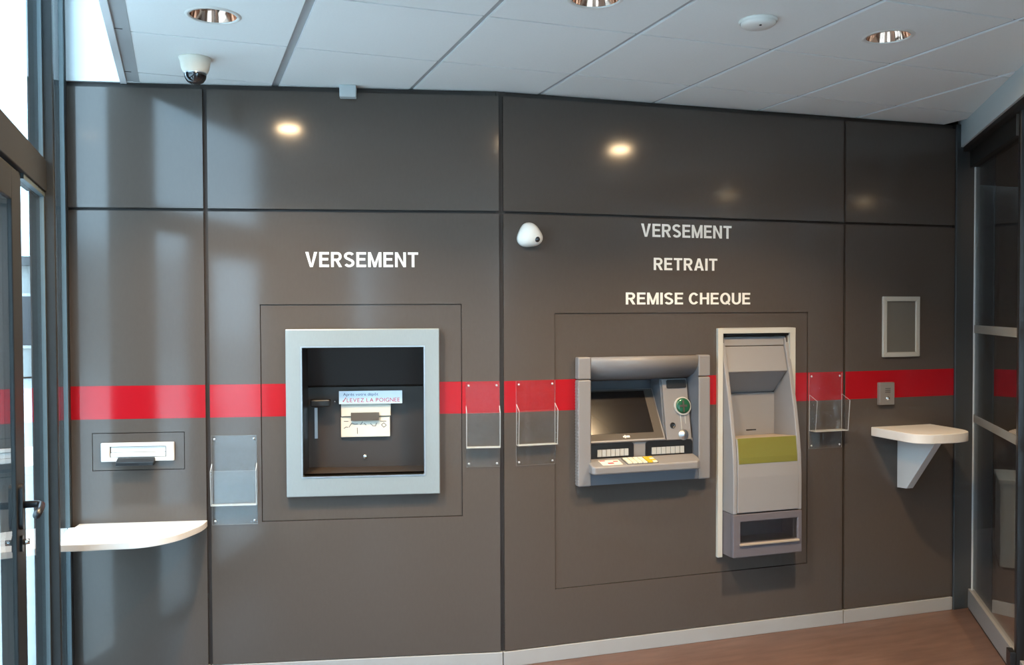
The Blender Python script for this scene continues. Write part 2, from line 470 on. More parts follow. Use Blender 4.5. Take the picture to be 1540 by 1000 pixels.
def cladding(w, name, panels, backing, holes, skirt, insets):
    t = Thing(name, w, panels[0][0], 0.0, kind='structure')
    t.part('backing', MB().sheet(*backing, 0.018, 0.05, holes), 'groove')
    for (a, b, c, d) in panels:
        hs = [grow(i, 0.003) for i in insets if a < i[0] and i[1] < b and c < i[2] and i[3] < d]
        hs_all = hs
        p = t.part('cladding_panel', MB().sheet(a, b, c, d, 0.0, 0.016, hs_all), 'panel')
        if c < STRIPE[0] < d:
            for (s0, s1) in segs(a, b, [h for h in hs if h[2] < STRIPE[0] and h[3] > STRIPE[1]]):
                t.part('stripe', MB().box(s0, s1, -0.0006, 0.0004, *STRIPE), 'stripe', p, label='red stripe')
    for i in insets:
        hs = [h for h in holes if i[0] < h[0] and h[1] < i[1] and i[2] < h[2]]
        rec = 0.0005 if i is INSET_SLOT else 0.005
        p = t.part('inset_panel', MB().sheet(*i, rec, 0.0175, hs), 'panel')
        if i[2] < STRIPE[0] and i[3] > STRIPE[1]:
            for (s0, s1) in segs(i[0], i[1], hs):
                t.part('stripe', MB().box(s0, s1, rec - 0.0006, rec + 0.0004, *STRIPE), 'stripe', p, label='red stripe')
    for (a, b) in skirt:
        t.part('skirting', MB().box(a, b, -0.004, 0.016, 0.0, BASE), 'skirting', bevel=0.002)
    return t

def segs(a, b, hs):
    cuts = sorted([(h[0], h[1]) for h in hs]); out = []; x = a
    for h0, h1 in cuts:
        if h0 > x: out.append((x, h0))
        x = max(x, h1)
    if x < b: out.append((x, b))
    return out

wa = cladding('A', 'wall_back_left',
              [(-1.958, -1.357, JOINT + 0.007, TOP), (-1.337, -0.012, JOINT + 0.007, TOP),
               (-1.958, -1.357, BASE + 0.004, JOINT - 0.007), (-1.337, -0.012, BASE + 0.004, JOINT - 0.007)],
              (-2.03, 0.02, 0.0, 2.7225), [HOLE_A, SLOT_HOLE],
              [(-1.958, -1.350), (-1.344, -0.002)], [INSET_A, INSET_SLOT])
wb = cladding('B', 'wall_back_right',
              [(0.010, 1.911, JOINT + 0.007, TOP), (1.927, 2.650, JOINT + 0.007, TOP),
               (0.010, 1.911, BASE + 0.004, JOINT - 0.007), (1.927, 2.650, BASE + 0.004, JOINT - 0.007)],
              (-0.02, 2.74, 0.0, 2.7225), [HOLE_ATM, HOLE_DEP],
              [(0.002, 1.916), (1.922, 2.650)], [INSET_B])
# white wall that goes on above the cladding in the light well over the glazing
tag(Thing('wall_upper', 'A', -2.02, 2.7225, kind='structure').o)
_t = Thing('wall_upper_left', 'A', -2.02, 2.7225, kind='structure')
bpy.data.objects.remove(bpy.data.objects['wall_upper'])
_t.part('plaster_face', MB().box(-2.03, -1.62, 0.0, 0.05, 2.7225, 3.46), 'plaster')

# corner post between the cladding and the glass doors
tp = Thing('trim_1', 'B', 2.652, 0.0, kind='structure')
tp.part('post_body', MB().box(2.652, 2.800, -0.012, 0.06, 0.0, H), 'post', bevel=0.003)
tp.part('dark_strip', MB().box(2.6505, 2.654, -0.003, 0.02, 0.0, H), 'rubber')  # thin black strip between cladding and post

# ------------------------------------------------------------------ glass partition on the right
RY = math.radians(36.2)
RDIR = Vector((-math.sin(RY), -math.cos(RY), 0))      # from the corner towards the camera side
RN = Vector((-math.cos(RY), math.sin(RY), 0))         # out of the glass into the vestibule
F0 = Vector((3.738, 0.220, 0))
# local frame: x = along RDIR, y = away from the vestibule
RZ = math.atan2(RDIR.y, RDIR.x)
def right_root(name, label=None, cat=None, kind='structure', x=0.0):
    o = root(name, F0 + RDIR * x, RZ, label, cat, None, kind)
    return o
# check handedness: local +y = rot90(RDIR) = (-RDIR.y, RDIR.x)
LY = Vector((-RDIR.y, RDIR.x, 0))
SIDE = 1.0 if LY.dot(RN) < 0 else -1.0                # multiply local y so that + is away from the vestibule
def ybox(mb, x0, x1, d0, d1, z0, z1):
    """d: distance behind the glass plane (negative = in front, vestibule side)"""
    a, b = sorted((d0 * SIDE, d1 * SIDE))
    return mb.box(x0, x1, a, b, z0, z1)

o = right_root('wall_right')
ybox(MB(), -0.22, 5.4, -0.062, 0.14, 2.597, 2.80).build('bulkhead', 'bulkhead', o)
ybox(MB(), -0.05, 5.4, -0.050, 0.10, 2.575, 2.5969).build('shade_strip', 'rubber', o)  # black strip stands in for the shade under the bulkhead
o = right_root('trim_2')
ybox(MB(), 0.0, 0.985, -0.012, 0.05, 2.482, 2.575).build('header_box', 'frame', o, bevel=0.003)
ybox(MB(), 0.0, 0.980, -0.004, 0.05, 2.5755, 2.64).build('header_track', 'frame', o)
ybox(MB(), 0.985, 0.992, -0.016, 0.05, 2.478, 2.58).build('end_cap', 'alu', o)

def glass_leaf(name, x0, x1, tapes=True, rail='rail'):
    o = right_root(name, x=x0)
    w = x1 - x0
    g = ybox(MB(), 0.03, w - 0.012, 0.010, 0.020, 0.112, 2.485).build('glass_pane', 'glass_door', o)
    ybox(MB(), 0.024, 0.030, 0.006, 0.024, 0.112, 2.485).build('edge_strip', 'acrylic_edge', o)
    ybox(MB(), 0.0, w, -0.006, 0.036, 0.012, 0.118).build('bottom_rail', rail, o, bevel=0.003)
    ybox(MB(), 0.0, w, -0.002, 0.030, 0.0, 0.012).build('floor_seal', 'rubber', o)
    if tapes:
        for z in (1.583, 1.085):
            ybox(MB(), 0.032, w - 0.012, 0.0090, 0.0098, z - 0.022, z + 0.022).build('frosted_band', 'frost', g)
    return o
glass_leaf('door_2', 0.0, 1.045)
o = right_root('trim_3', x=1.047)
ybox(MB(), 0.0, 0.035, -0.02, 0.05, 0.0, 2.5745).build('black_stile', 'black', o, bevel=0.002)
ybox(MB(), -0.03, 0.04, -0.045, -0.02, 0.02, 0.15).build('pivot_box', 'black', o, bevel=0.003)
for i, (a, b) in enumerate(((1.084, 2.10), (2.11, 3.13), (3.14, 4.2))):
    glass_leaf('door_%d' % (i + 3), a, b)

# bank hall beyond the glass, in the dark
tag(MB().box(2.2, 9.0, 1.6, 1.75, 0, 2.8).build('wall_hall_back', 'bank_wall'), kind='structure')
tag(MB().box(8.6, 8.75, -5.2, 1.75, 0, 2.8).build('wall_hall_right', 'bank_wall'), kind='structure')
tag(MB().sheet(-0.93, 9.0, 0.0, 3.46, -5.2, -5.05, [(0.30, 2.35, 0.1, 2.6)]).build('wall_rear', 'rear'), kind='structure')
w1 = root('added_window_1', (1.325, -5.12, 0.1), kind='structure')  # unseen window, added to bring more daylight to the ceiling
MB().sheet(0.30, 2.35, 0.1, 2.6, -5.16, -5.09, [(0.36, 1.295, 0.16, 2.54), (1.355, 2.29, 0.16, 2.54)]).build('added_window_frame', 'frame', w1, (1.325, -5.12, 0.1))
for a in (0.36, 1.355):
    MB().box(a, a + 0.935, -5.128, -5.122, 0.16, 2.54).build('added_window_pane', 'glass', w1, (1.325, -5.12, 0.1))
for w_, a, b in (('A', -2.03, 0.10), ('B', 0.0, 2.80)):
    _t = Thing('wall_light_block_left' if w_ == 'A' else 'wall_light_block_right', w_, a, 0, kind='structure')
    _t.part('light_block_face', MB().box(a, b, 0.30, 0.40, 0, 3.46), 'groove')  # unseen wall added behind the cladding to block the sky
_t = Thing('wall_return', 'B', 2.70, 0, kind='structure')
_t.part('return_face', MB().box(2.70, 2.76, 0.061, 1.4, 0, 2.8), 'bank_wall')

# ------------------------------------------------------------------ ceiling
def clip(poly, px, py, nx, ny):
    """keep the side where (p - (px,py)).n <= 0"""
    out = []
    for i in range(len(poly)):
        a, b = poly[i], poly[(i + 1) % len(poly)]
        da = (a[0] - px) * nx + (a[1] - py) * ny; db = (b[0] - px) * nx + (b[1] - py) * ny
        if da <= 0: out.append(a)
        if (da < 0) != (db < 0) and abs(da - db) > 1e-12:
            t = da / (da - db); out.append((a[0] + (b[0] - a[0]) * t, a[1] + (b[1] - a[1]) * t))
    return out
def clip_wall(poly, w, off):
    a = ANG[w]; n = (-math.sin(a), math.cos(a))
    return clip(poly, K.x + n[0] * off, K.y + n[1] * off, *n)
BK = F0 + RN * 0.062
def clip_right(poly, off=0.03):
    return clip(poly, BK.x - RN.x * off, BK.y - RN.y * off, -RN.x, -RN.y)

ceiling = root('ceiling', (0, 0, H), kind='structure')
LIGHTS = [(-0.3, -0.29), (0.885, -0.890), (2.105, -0.893)]
holes = {(-1, -1): LIGHTS[0], (1, -2): LIGHTS[1], (3, -2): LIGHTS[2]}
HR = 0.083
for i in range(-1, 6):
    for j in range(-9, 2):
        gx = 0.012; gy = 0.0055
        x0, x1, y0, y1 = 0.6 * i + gx, 0.6 * (i + 1) - gx, 0.6 * j + gy, 0.6 * (j + 1) - gy
        if i == -1: x0, x1 = -0.58, -0.018
        if i == 0: x0 = 0.018
        y0 = max(y0, -5.04)
        if y1 < y0 + 0.02: continue
        if (i, j) in holes:
            cx, cy = holes[(i, j)]
            n = 48; ci = []; sq = []
            for k in range(n):
                a = 2 * math.pi * k / n
                c, s = math.cos(a), math.sin(a)
                ci.append((cx + HR * c, cy + HR * s))
                tx = ((x1 if c > 0 else x0) - cx) / c if abs(c) > 1e-9 else 1e9
                ty = ((y1 if s > 0 else y0) - cy) / s if abs(s) > 1e-9 else 1e9
                tt = min(tx, ty); sq.append((cx + tt * c, cy + tt * s))
            # move the nearest boundary samples onto the corners
            for qx in (x0, x1):
                for qy in (y0, y1):
                    kk = min(range(n), key=lambda k: (sq[k][0] - qx) ** 2 + (sq[k][1] - qy) ** 2)
                    sq[kk] = (qx, qy)
            mb = MB()
            vs = [(x, y, 0) for x, y in ci] + [(x, y, 0) for x, y in sq] + [(x, y, 0.015) for x, y in ci] + [(x, y, 0.015) for x, y in sq]
            fs = []
            for k in range(n):
                k2 = (k + 1) % n
                fs += [(k, k2, n + k2, n + k), (2 * n + k, 3 * n + k, 3 * n + k2, 2 * n + k2), (n + k, n + k2, 3 * n + k2, 3 * n + k), (k, 2 * n + k, 2 * n + k2, k2)]
            mb.add(vs, fs)
            mb.build('ceiling_tile', 'tile', ceiling)
            continue
        poly = [(x0, y0), (x1, y0), (x1, y1), (x0, y1)]
        poly = clip_wall(poly, 'A' if 0.6 * (i + 1) < 1.25 else 'B', 0.10)
        if i == 1: poly = clip_wall([(x0, y0), (x1, y0), (x1, y1), (x0, y1)], 'B', 0.12)
        if len(poly) > 2: poly = clip_right(poly)
        if len(poly) < 3: continue
        ar = abs(sum(poly[k][0] * poly[(k + 1) % len(poly)][1] - poly[(k + 1) % len(poly)][0] * poly[k][1] for k in range(len(poly)))) / 2
        if ar < 0.002: continue
        MB().prism(poly, 0.0, 0.015, 'z').build('ceiling_tile', 'tile', ceiling)
# tee runners between the tiles (a hair recessed above the tile faces)
for i in range(0, 6):
    hw = 0.019 if i == 0 else 0.0125
    poly = clip_right(clip_wall([(0.6 * i - hw, -5.04), (0.6 * i + hw, -5.04), (0.6 * i + hw, 0.75), (0.6 * i - hw, 0.75)], 'A' if i < 2 else 'B', 0.08))
    if len(poly) > 2:
        MB().prism(poly, 0.006, 0.016, 'z').build('main_runner', 'tee', ceiling)
        # thin white flange on the right of the runner
        poly = clip_right(clip_wall([(0.6 * i + hw - 0.004, -5.04), (0.6 * i + hw, -5.04), (0.6 * i + hw, 0.75), (0.6 * i + hw - 0.004, 0.75)], 'A' if i < 2 else 'B', 0.08))
        if len(poly) > 2: MB().prism(poly, 0.001, 0.0059, 'z').build('runner_flange', 'tee_white', ceiling)
for j in range(-8, 2):
    poly = clip_right([(-0.58, 0.6 * j - 0.006), (4.2, 0.6 * j - 0.006), (4.2, 0.6 * j + 0.006), (-0.58, 0.6 * j + 0.006)])
    poly = clip_wall(poly, 'A' if j > 0 else 'B', 0.02)
    if len(poly) > 2: MB().prism(poly, 0.008, 0.014, 'z').build('cross_runner', 'tee', ceiling)
# unseen board added over the ceiling void to block light
poly = [(-0.62, -5.05), (-0.62, 0.95), (4.3, 0.55), (4.3, -5.05)]
MB().prism(poly, 0.10, 0.14, 'z').build('light_block_slab', 'groove', ceiling)
# edge of the tiled ceiling along the light well
MB().box(-0.662, -0.634, -5.04, 0.83, -0.006, 0.016).build('edge_angle', 'tee_white', ceiling, bevel=0.002)
MB().box(-0.634, -0.606, -5.04, 0.83, 0.0012, 0.016).build('edge_channel', 'tee', ceiling)
MB().box(-0.606, -0.580, -5.04, 0.80, -0.001, 0.016).build('edge_flange', 'tee', ceiling)
for y in (-0.02, 0.60, -1.2, -1.8, -2.4, -3.0):
    MB().box(-0.634, -0.606, y - 0.004, y + 0.004, 0.0004, 0.0012).build('edge_joint', 'groove', ceiling)
MB().box(-0.655, -0.622, -5.05, 0.80, 0.016, 0.737).build('well_upstand', 'plaster', ceiling)
MB().box(-1.05, -0.622, -5.05, 1.0, 0.737, 0.78).build('well_top', 'plaster', ceiling)
# ceiling of the hall beyond the bulkhead
_a = F0 - RN * 0.06 + RDIR * -1.6; _b = F0 - RN * 0.06 + RDIR * 6.4
HZ = 2.62
tag(MB().prism([(_a.x, _a.y), (9, _a.y), (9, -5.1), (_b.x, -5.1)], HZ, HZ + 0.04, 'z').build('ceiling_hall', 'bank_ceiling'), kind='structure')

# ------------------------------------------------------------------ glazed shop front on the left
XG = -0.900                                   # glass plane
wl = root('wall_left', (XG, 0, 0), kind='structure')
def sf(name, mb, mat, parent=None, bevel=0.0):
    return mb.build(name, mat, parent or wl, (XG, 0, 0), bevel)
Z3 = 3.44
TR = (2.140, 2.258)                            # transom
XF = -0.882
for (y0, y1, xf) in ((0.14, 0.18, -0.857), (0.80, 0.86, -0.885), (-1.52, -1.44, -0.857)):
    sf('mullion', MB().box(XG - 0.042, xf, y0, y1, 0.0, Z3), 'frame', bevel=0.003)
    sf('mullion_gasket', MB().box(XG - 0.004, XG + 0.010, y0 - 0.016, y0 - 0.001, 0.05, Z3), 'frame_light')
sf('mullion_cover', MB().box(XG - 0.044, XG - 0.004, 0.181, 0.44, 0.0, Z3), 'frame', bevel=0.003)
sf('mullion_gasket', MB().box(XG - 0.004, XG + 0.012, 0.770, 0.799, 0.05, Z3), 'frame_light')
for (a, b) in ((-1.44, 0.14),):
    sf('transom', MB().box(XG - 0.05, XF, a, b, *TR), 'frame', bevel=0.003)
    sf('fanlight_pane', MB().box(XG - 0.003, XG + 0.003, a, b, TR[1], Z3), 'glass')
for (a, b) in ((-0.35, 0.14), (0.44, 0.80)):
    sf('sill_rail', MB().box(XG - 0.04, XF, a, b, 0.0, 0.045), 'frame', bevel=0.003)
    sf('glass_pane', MB().box(XG - 0.003, XG + 0.003, a, b, 0.045, Z3 if a == 0.44 else TR[0]), 'glass')
sf('masonry', MB().box(XG - 0.15, XG + 0.02, -3.25, -1.521, 0.0, Z3), 'plaster')
sf('masonry', MB().box(XG - 0.15, XG + 0.02, -5.05, -3.25, 2.30, Z3), 'plaster')
sf('masonry', MB().box(XG - 0.15, XG + 0.02, -5.05, -4.95, 0.0, 2.30), 'plaster')
for a in (-3.25, -4.14, -5.0):  # unseen glazing behind the camera, added for more daylight on the ceiling
    sf('mullion', MB().box(XG - 0.05, -0.857, a, a + 0.06, 0.0, 2.30), 'frame', bevel=0.003)
for a, b in ((-4.94, -4.14), (-4.08, -3.25)):
    sf('sill_rail', MB().box(XG - 0.04, XF, a, b, 0.0, 0.045), 'frame', bevel=0.003)
    sf('glass_pane', MB().box(XG - 0.003, XG + 0.003, a, b, 0.045, 2.30), 'glass')
sf('door_jamb', MB().box(XG - 0.05, XG + 0.004, -0.41, -0.35, 0.0, TR[0]), 'frame', bevel=0.003)
sf('pane_bead', MB().box(XG - 0.006, XG + 0.012, -0.34, 0.14, TR[0] - 0.018, TR[0]), 'frame_light')

d1 = root('door_1', (XG, -1.43, 0), kind='structure')
def dp(name, mb, mat, parent=None, bevel=0.0):
    return mb.build(name, mat, parent or d1, (XG, -1.43, 0), bevel)
XD = -0.889
dp('stile', MB().box(XG - 0.035, XD, -0.56, -0.418, 0.012, 2.130), 'frame', bevel=0.004)
dp('stile', MB().box(XG - 0.035, XD, -1.435, -1.31, 0.012, 2.130), 'frame', bevel=0.004)
dp('rail', MB().box(XG - 0.035, XD, -1.31, -0.56, 2.03, 2.130), 'frame', bevel=0.004)
dp('rail', MB().box(XG - 0.035, XD, -1.31, -0.56, 0.012, 0.16), 'frame', bevel=0.004)
dp('glass_pane', MB().box(XG - 0.004, XG + 0.004, -1.31, -0.56, 0.16, 2.03), 'glass')
h = dp('handle_plate', MB().prism(rrect(-0.535, -0.485, 1.025, 1.165, 0.02), XD, XD + 0.012, 'x'), 'black')
dp('lever', MB().tube([(XD + 0.01, -0.51, 1.100), (XD + 0.050, -0.51, 1.100), (XD + 0.062, -0.522, 1.098), (XD + 0.064, -0.57, 1.092), (XD + 0.062, -0.63, 1.088)], 0.011), 'black', h)
lp_ = dp('lock_plate', MB().prism(rrect(-0.520, -0.496, 0.955, 1.005, 0.01), XD, XD + 0.008, 'x'), 'black')
dp('lock_cylinder', MB().cyl((XD + 0.008, -0.508, 0.985), 0.009, 0.018, 'x', 16), 'chrome', lp_)

# ------------------------------------------------------------------ street outside
def building(name, label, x0, x1, y0, y1, hgt, wallm, face, nx, nz):
    b = root(name, ((x0 + x1) / 2, (y0 + y1) / 2, -0.03), label=label, cat='building')
    org = ((x0 + x1) / 2, (y0 + y1) / 2, -0.03)
    MB().box(x0, x1, y0, y1, -0.03, hgt).build('walls', wallm, b, org)
    MB().box(x0 - 0.3, x1 + 0.3, y0 - 0.3, y1 + 0.3, hgt, hgt + 0.25).build('roof', 'roof', b, org)
    for i in range(nx):
        for j in range(nz):
            zc = hgt * (j + 0.5) / nz
            hh = min(0.75, hgt / nz * 0.3)
            if face == 'x':
                yc = y0 + (y1 - y0) * (i + 0.5) / nx
                w = MB().box(x1, x1 + 0.06, yc - 0.6, yc + 0.6, zc - hh, zc + hh).build('window', 'white', b, org)
                MB().box(x1 + 0.06, x1 + 0.08, yc - 0.52, yc + 0.52, zc - hh + 0.08, zc + hh - 0.08).build('window_glass', 'win_dark', w, org)
            else:
                xc = x0 + (x1 - x0) * (i + 0.5) / nx
                w = MB().box(xc - 0.6, xc + 0.6, y0 - 0.06, y0, zc - hh, zc + hh).build('window', 'white', b, org)
                MB().box(xc - 0.52, xc + 0.52, y0 - 0.08, y0 - 0.06, zc - hh + 0.08, zc + hh - 0.08).build('window_glass', 'win_dark', w, org)
    return b
building('street_building', 'low pale building down the street, seen through the glass beside the door', -16, -1.5, 24, 30, 3.0, 'facade', 'y', 8, 1)
building('street_building', 'grey building across the street facing the shop front glass', -26, -18, -34, 8, 3.9, 'facade2', 'x', 14, 1)

# ------------------------------------------------------------------ downlights
def downlight(x, y, label, watts=LAMP_W, z=H, group='ceiling downlights'):
    t = root('ceiling_downlight', (x, y, z), label=label, cat='light', group=group)
    MB().lathe([(HR - 0.004, 0.0005), (HR - 0.004, -0.004), (HR + 0.006, -0.004), (HR + 0.012, -0.0005)], seg=40).build('trim_ring', 'white_plastic', t)
    MB().lathe([(HR - 0.003, -0.003), (HR - 0.010, 0.030), (0.052, 0.075), (0.030, 0.088), (0.0005, 0.09)], seg=40).build('reflector', 'copper', t)
    MB().lathe([(0.0005, 0.052), (0.012, 0.054), (0.017, 0.062), (0.014, 0.080), (0.010, 0.089)], seg=20).build('bulb', 'bulb', t)
    ld = bpy.data.lights.new('downlight_lamp', 'AREA')
    ld.shape = 'DISK'; ld.size = 0.11; ld.energy = watts; ld.color = LAMP_COL
    lo = bpy.data.objects.new('lamp', ld); COL.objects.link(lo)
    lo.parent = t; lo.location = (0, 0, -0.0055)
    ld.spread = math.radians(124)
    l2 = bpy.data.lights.new('downlight_glow', 'AREA')
    l2.shape = 'DISK'; l2.size = 0.12; l2.energy = watts * 0.32; l2.color = LAMP_COL
    lo2 = bpy.data.objects.new('lamp_glow', l2); COL.objects.link(lo2)
    lo2.parent = t; lo2.location = (0, 0, -0.0050)
    return t
downlight(*LIGHTS[0], 'round copper downlight in ceiling tile beside dome camera, nearest the shop window')
downlight(*LIGHTS[1], 'round copper downlight cut by the top edge, between window and smoke detector')
downlight(*LIGHTS[2], 'round copper downlight in ceiling tile right of the smoke detector')

for q, (x, y) in enumerate(((3.475, -2.02), (4.84, -2.16), (5.30, -1.00))):  # the last lamp is unseen, added to brighten the cabinet
    downlight(x, y, 'round copper downlight in the dark hall ceiling, ' + ('nearest the glass doors', 'farthest from the glass doors', 'added to light the low cream cabinet')[q], (7.0, 7.0, 34.0)[q], HZ, 'downlights in the hall beyond the glass')

# ------------------------------------------------------------------ things on the ceiling
t = root('smoke_detector', (1.527, -0.885, H), label='white round smoke detector on ceiling tile', cat='detector')
MB().lathe([(0.0005, 0.0), (0.068, 0.0), (0.068, -0.006), (0.064, -0.010)], seg=36).build('base', 'white_plastic', t)
MB().lathe([(0.062, -0.009), (0.061, -0.015), (0.050, -0.023), (0.024, -0.027), (0.0005, -0.028)], seg=36).build('cover', 'white_plastic', t)
MB().lathe([(0.0005, -0.029), (0.004, -0.0285), (0.005, -0.022)], (-0.012, -0.030, 0), seg=10).build('indicator', 'ink_brown', t)

t = root('dome_camera', (-0.352, 0.285, H), label='cream dome security camera with smoked bubble under the ceiling', cat='camera')
DS = 0.88
def dl(p): return [(r * DS, h * DS) for r, h in p]
MB().lathe(dl([(0.0005, 0.0), (0.072, 0.0), (0.072, -0.006), (0.069, -0.012), (0.062, -0.050), (0.054, -0.068), (0.050, -0.070), (0.0005, -0.070)]), seg=40).build('housing', 'cream', t)
MB().lathe(dl([(0.0498, -0.0695), (0.050, -0.078), (0.046, -0.095), (0.036, -0.110), (0.020, -0.119), (0.0005, -0.122)]), seg=40).build('bubble', 'dome', t)
MB().lathe(dl([(0.051, -0.068), (0.0515, -0.071), (0.050, -0.074)]), seg=40).build('bubble_ring', 'alu', t)

single('sensor_box', MB().box(-0.742, -0.667, -0.045, 0.0, 2.668, H), 'bulkhead', 'A', -0.70, 2.668,
       'small pale grey square box where the wall meets the ceiling', 'sensor', bevel=0.003)

# ------------------------------------------------------------------ lettering
def word(s, w, u0, u1, z0, z1, label, bold=0.018, gap=0.10, space=0.30):
    t = Thing('wall_lettering', w, u0, z0, label, 'lettering')
    for vs, fs in caps(s, u0, u1, z0, z1):
        mb = MB()
        n = len(vs)
        mb.add([(x, -0.0022, z) for x, z in vs] + [(x, -0.0006, z) for x, z in vs], [])
        for f in fs:
            mb.add([(vs[k][0], -0.0022, vs[k][1]) for k in f] + [(vs[k][0], -0.0004, vs[k][1]) for k in f],
                   [tuple(range(len(f)))] + [(k, (k + 1) % len(f), len(f) + (k + 1) % len(f), len(f) + k) for k in range(len(f))])
        mb.v = mb.v[2 * n:]; mb.f = [tuple(k - 2 * n for k in f) for f in mb.f]
        t.part('letter', mb, 'letter')
    return t
word('VERSEMENT', 'A', -0.905, -0.390, 1.897, 1.966, 'white word VERSEMENT on the wall above the black recess')
word('VERSEMENT', 'B', 0.721, 1.229, 2.057, 2.122, 'white word VERSEMENT, top of the three lines above the cash machine')
word('RETRAIT', 'B', 0.790, 1.147, 1.893, 1.954, 'white word RETRAIT, middle of the three lines above the cash machine')
word('REMISE CHEQUE', 'B', 0.638, 1.339, 1.722, 1.781, 'white words REMISE CHEQUE, lowest of the three lines above the cash machine')

# ------------------------------------------------------------------ wall camera
t = Thing('wall_camera', 'B', 0.132, 1.99, 'white rounded security camera with black lens on the wall left of VERSEMENT', 'camera')
mb = MB(); seg = 40; rings = 10; vs = []; fs = []
cu, cz = 0.133, 2.048
for i in range(rings + 1):
    fr = math.sin(math.pi / 2 * i / rings); hh = math.cos(math.pi / 2 * i / rings)
    for k in range(seg):
        a = 2 * math.pi * k / seg
        r = 0.058 * (1 + 0.09 * math.cos(3 * (a - math.radians(95))) )
        sq = fr ** 0.85
        vs.append((cu + r * sq * math.cos(a) + 0.012 * hh, -(0.062 * hh ** 0.8 + 0.002), cz + r * sq * math.sin(a) - 0.004 * hh))
for i in range(rings):
    for k in range(seg):
        k2 = (k + 1) % seg
        fs.append((i * seg + k, i * seg + k2, (i + 1) * seg + k2, (i + 1) * seg + k))
fs.append(tuple(range(seg)))
fs.append(tuple(rings * seg + k for k in range(seg)))
mb.add(vs, fs, True)
t.part('shell', mb, 'white_plastic')
L = MB().lathe([(0.0005, 0.024), (0.008, 0.022), (0.014, 0.014), (0.016, 0.0), (0.016, -0.02)], (0, 0, 0), 'z', 20)
dirv = Vector((0.30, -0.86, -0.42)).normalized()
q = Vector((0, 0, 1)).rotation_difference(dirv).to_matrix()
c0 = Vector((0.155, -0.046, 2.032))
L.v = [tuple(q @ Vector(v) + c0) for v in L.v]
t.part('lens', L, 'dome')

# ------------------------------------------------------------------ deposit recess (left)
t = Thing('deposit_recess', 'A', -0.644, 0.842, 'square black deposit recess with wide silver frame in the left wall', 'deposit box')
fo = (-0.995, -0.295, 0.842, 1.612)
t.part('frame', MB().sheet(*fo, -0.030, 0.0046, [HOLE_A]), 'alu_frame', bevel=0.004)
t.part('frame_lip', MB().sheet(*grow(HOLE_A, 0.006), -0.0325, -0.028, [HOLE_A]), 'alu')
u0, u1, z0, z1 = HOLE_A
D = 0.215
t.part('side_wall', MB().box(u0 - 0.008, u0, -0.026, D, z0, z1), 'recess')
t.part('side_wall', MB().box(u1, u1 + 0.008, -0.026, D, z0, z1), 'recess')
t.part('top_wall', MB().box(u0, u1, -0.026, D, z1, z1 + 0.008), 'recess')
t.part('floor_plate', MB().box(u0, u1, -0.026, D, z0 - 0.008, z0), 'recess_back')
bp = t.part('back_plate', MB().box(u0 - 0.008, u1 + 0.008, D, D + 0.01, z0 - 0.008, z1 + 0.008), 'recess_back')
t.part('upper_shade_wedge', MB().prism([(D, 1.527), (D - 0.05, 1.527), (D - 0.012, 1.335), (D, 1.325)], u0, u1, 'x'), 'recess')  # dark wedge stands in for the shadow in the upper recess
Y = D - 0.001
t.part('instruction_sign', MB().box(-0.772, -0.470, Y - 0.045, Y - 0.040, 1.247, 1.309), 'sign_blue', label='pale blue instruction strip')
sg = t.o.children[-1]
t.part('sign_holder', MB().box(-0.745, -0.50, Y - 0.040, Y, 1.260, 1.268), 'recess', sg)
tx = MB(); flat_text(tx, 'Après votre dépôt', -0.752, -0.585, 1.2865, 1.300, Y - 0.0456, bold=0.0, gap=0.09)
t.part('printed_text', tx, 'ink_blue', sg)
tx = MB(); flat_text(tx, 'LEVEZ LA POIGNEE', -0.735, -0.482, 1.2555, 1.274, Y - 0.0456, bold=0.004, gap=0.13)
tx.add([(-0.756, Y - 0.0456, 1.262), (-0.751, Y - 0.0456, 1.256), (-0.737, Y - 0.0456, 1.277), (-0.741, Y - 0.0456, 1.278), (-0.750, Y - 0.0456, 1.264)], [(0, 1, 2, 3, 4)])
t.part('printed_text', tx, 'ink_red', sg)
pl = t.part('slot_plate', MB().prism([(Y, 1.252), (Y - 0.020, 1.252), (Y - 0.030, 1.235), (Y - 0.024, 1.184), (Y, 1.184)], -0.764, -0.526, 'x'), 'plate', bevel=0.003)
lp = t.part('slot_plate', MB().box(-0.766, -0.530, Y - 0.016, Y, 1.083, 1.180), 'plate', bevel=0.002)
t.part('slot_mouth', MB().box(-0.717, -0.583, Y - 0.034, Y - 0.010, 1.164, 1.203), 'brown_slot', pl)
dm = MB()
def stroke(mb, pts, y, w=0.003):
    for (a, b), (c, d) in zip(pts[:-1], pts[1:]):
        dx, dz = c - a, d - b; l = math.hypot(dx, dz); nx, nz = -dz / l * w / 2, dx / l * w / 2
        mb.add([(a + nx, y, b + nz), (a - nx, y, b - nz), (c - nx, y, d - nz), (c + nx, y, d + nz)], [(0, 1, 2, 3)])
yy = Y - 0.0164
for pts in ([(-0.752, 1.125), (-0.740, 1.133), (-0.732, 1.130)], [(-0.728, 1.130), (-0.715, 1.150), (-0.70, 1.145), (-0.685, 1.146)],
            [(-0.688, 1.128), (-0.687, 1.098)], [(-0.672, 1.142), (-0.662, 1.156)], [(-0.655, 1.150), (-0.645, 1.140)],
            [(-0.625, 1.148), (-0.612, 1.135), (-0.60, 1.135), (-0.595, 1.150)], [(-0.578, 1.158), (-0.548, 1.158)],
            [(-0.572, 1.140), (-0.560, 1.150), (-0.548, 1.138), (-0.560, 1.128), (-0.572, 1.140)], [(-0.752, 1.160), (-0.730, 1.160)]):
    stroke(dm, pts, yy)
t.part('printed_drawing', dm, 'ink_brown', lp)
t.part('lock', MB().lathe([(0.0005, -0.008), (0.008, -0.008), (0.0115, -0.004), (0.0115, 0.0)], (-0.652, Y, 0.985), 'y', 20), 'chrome')
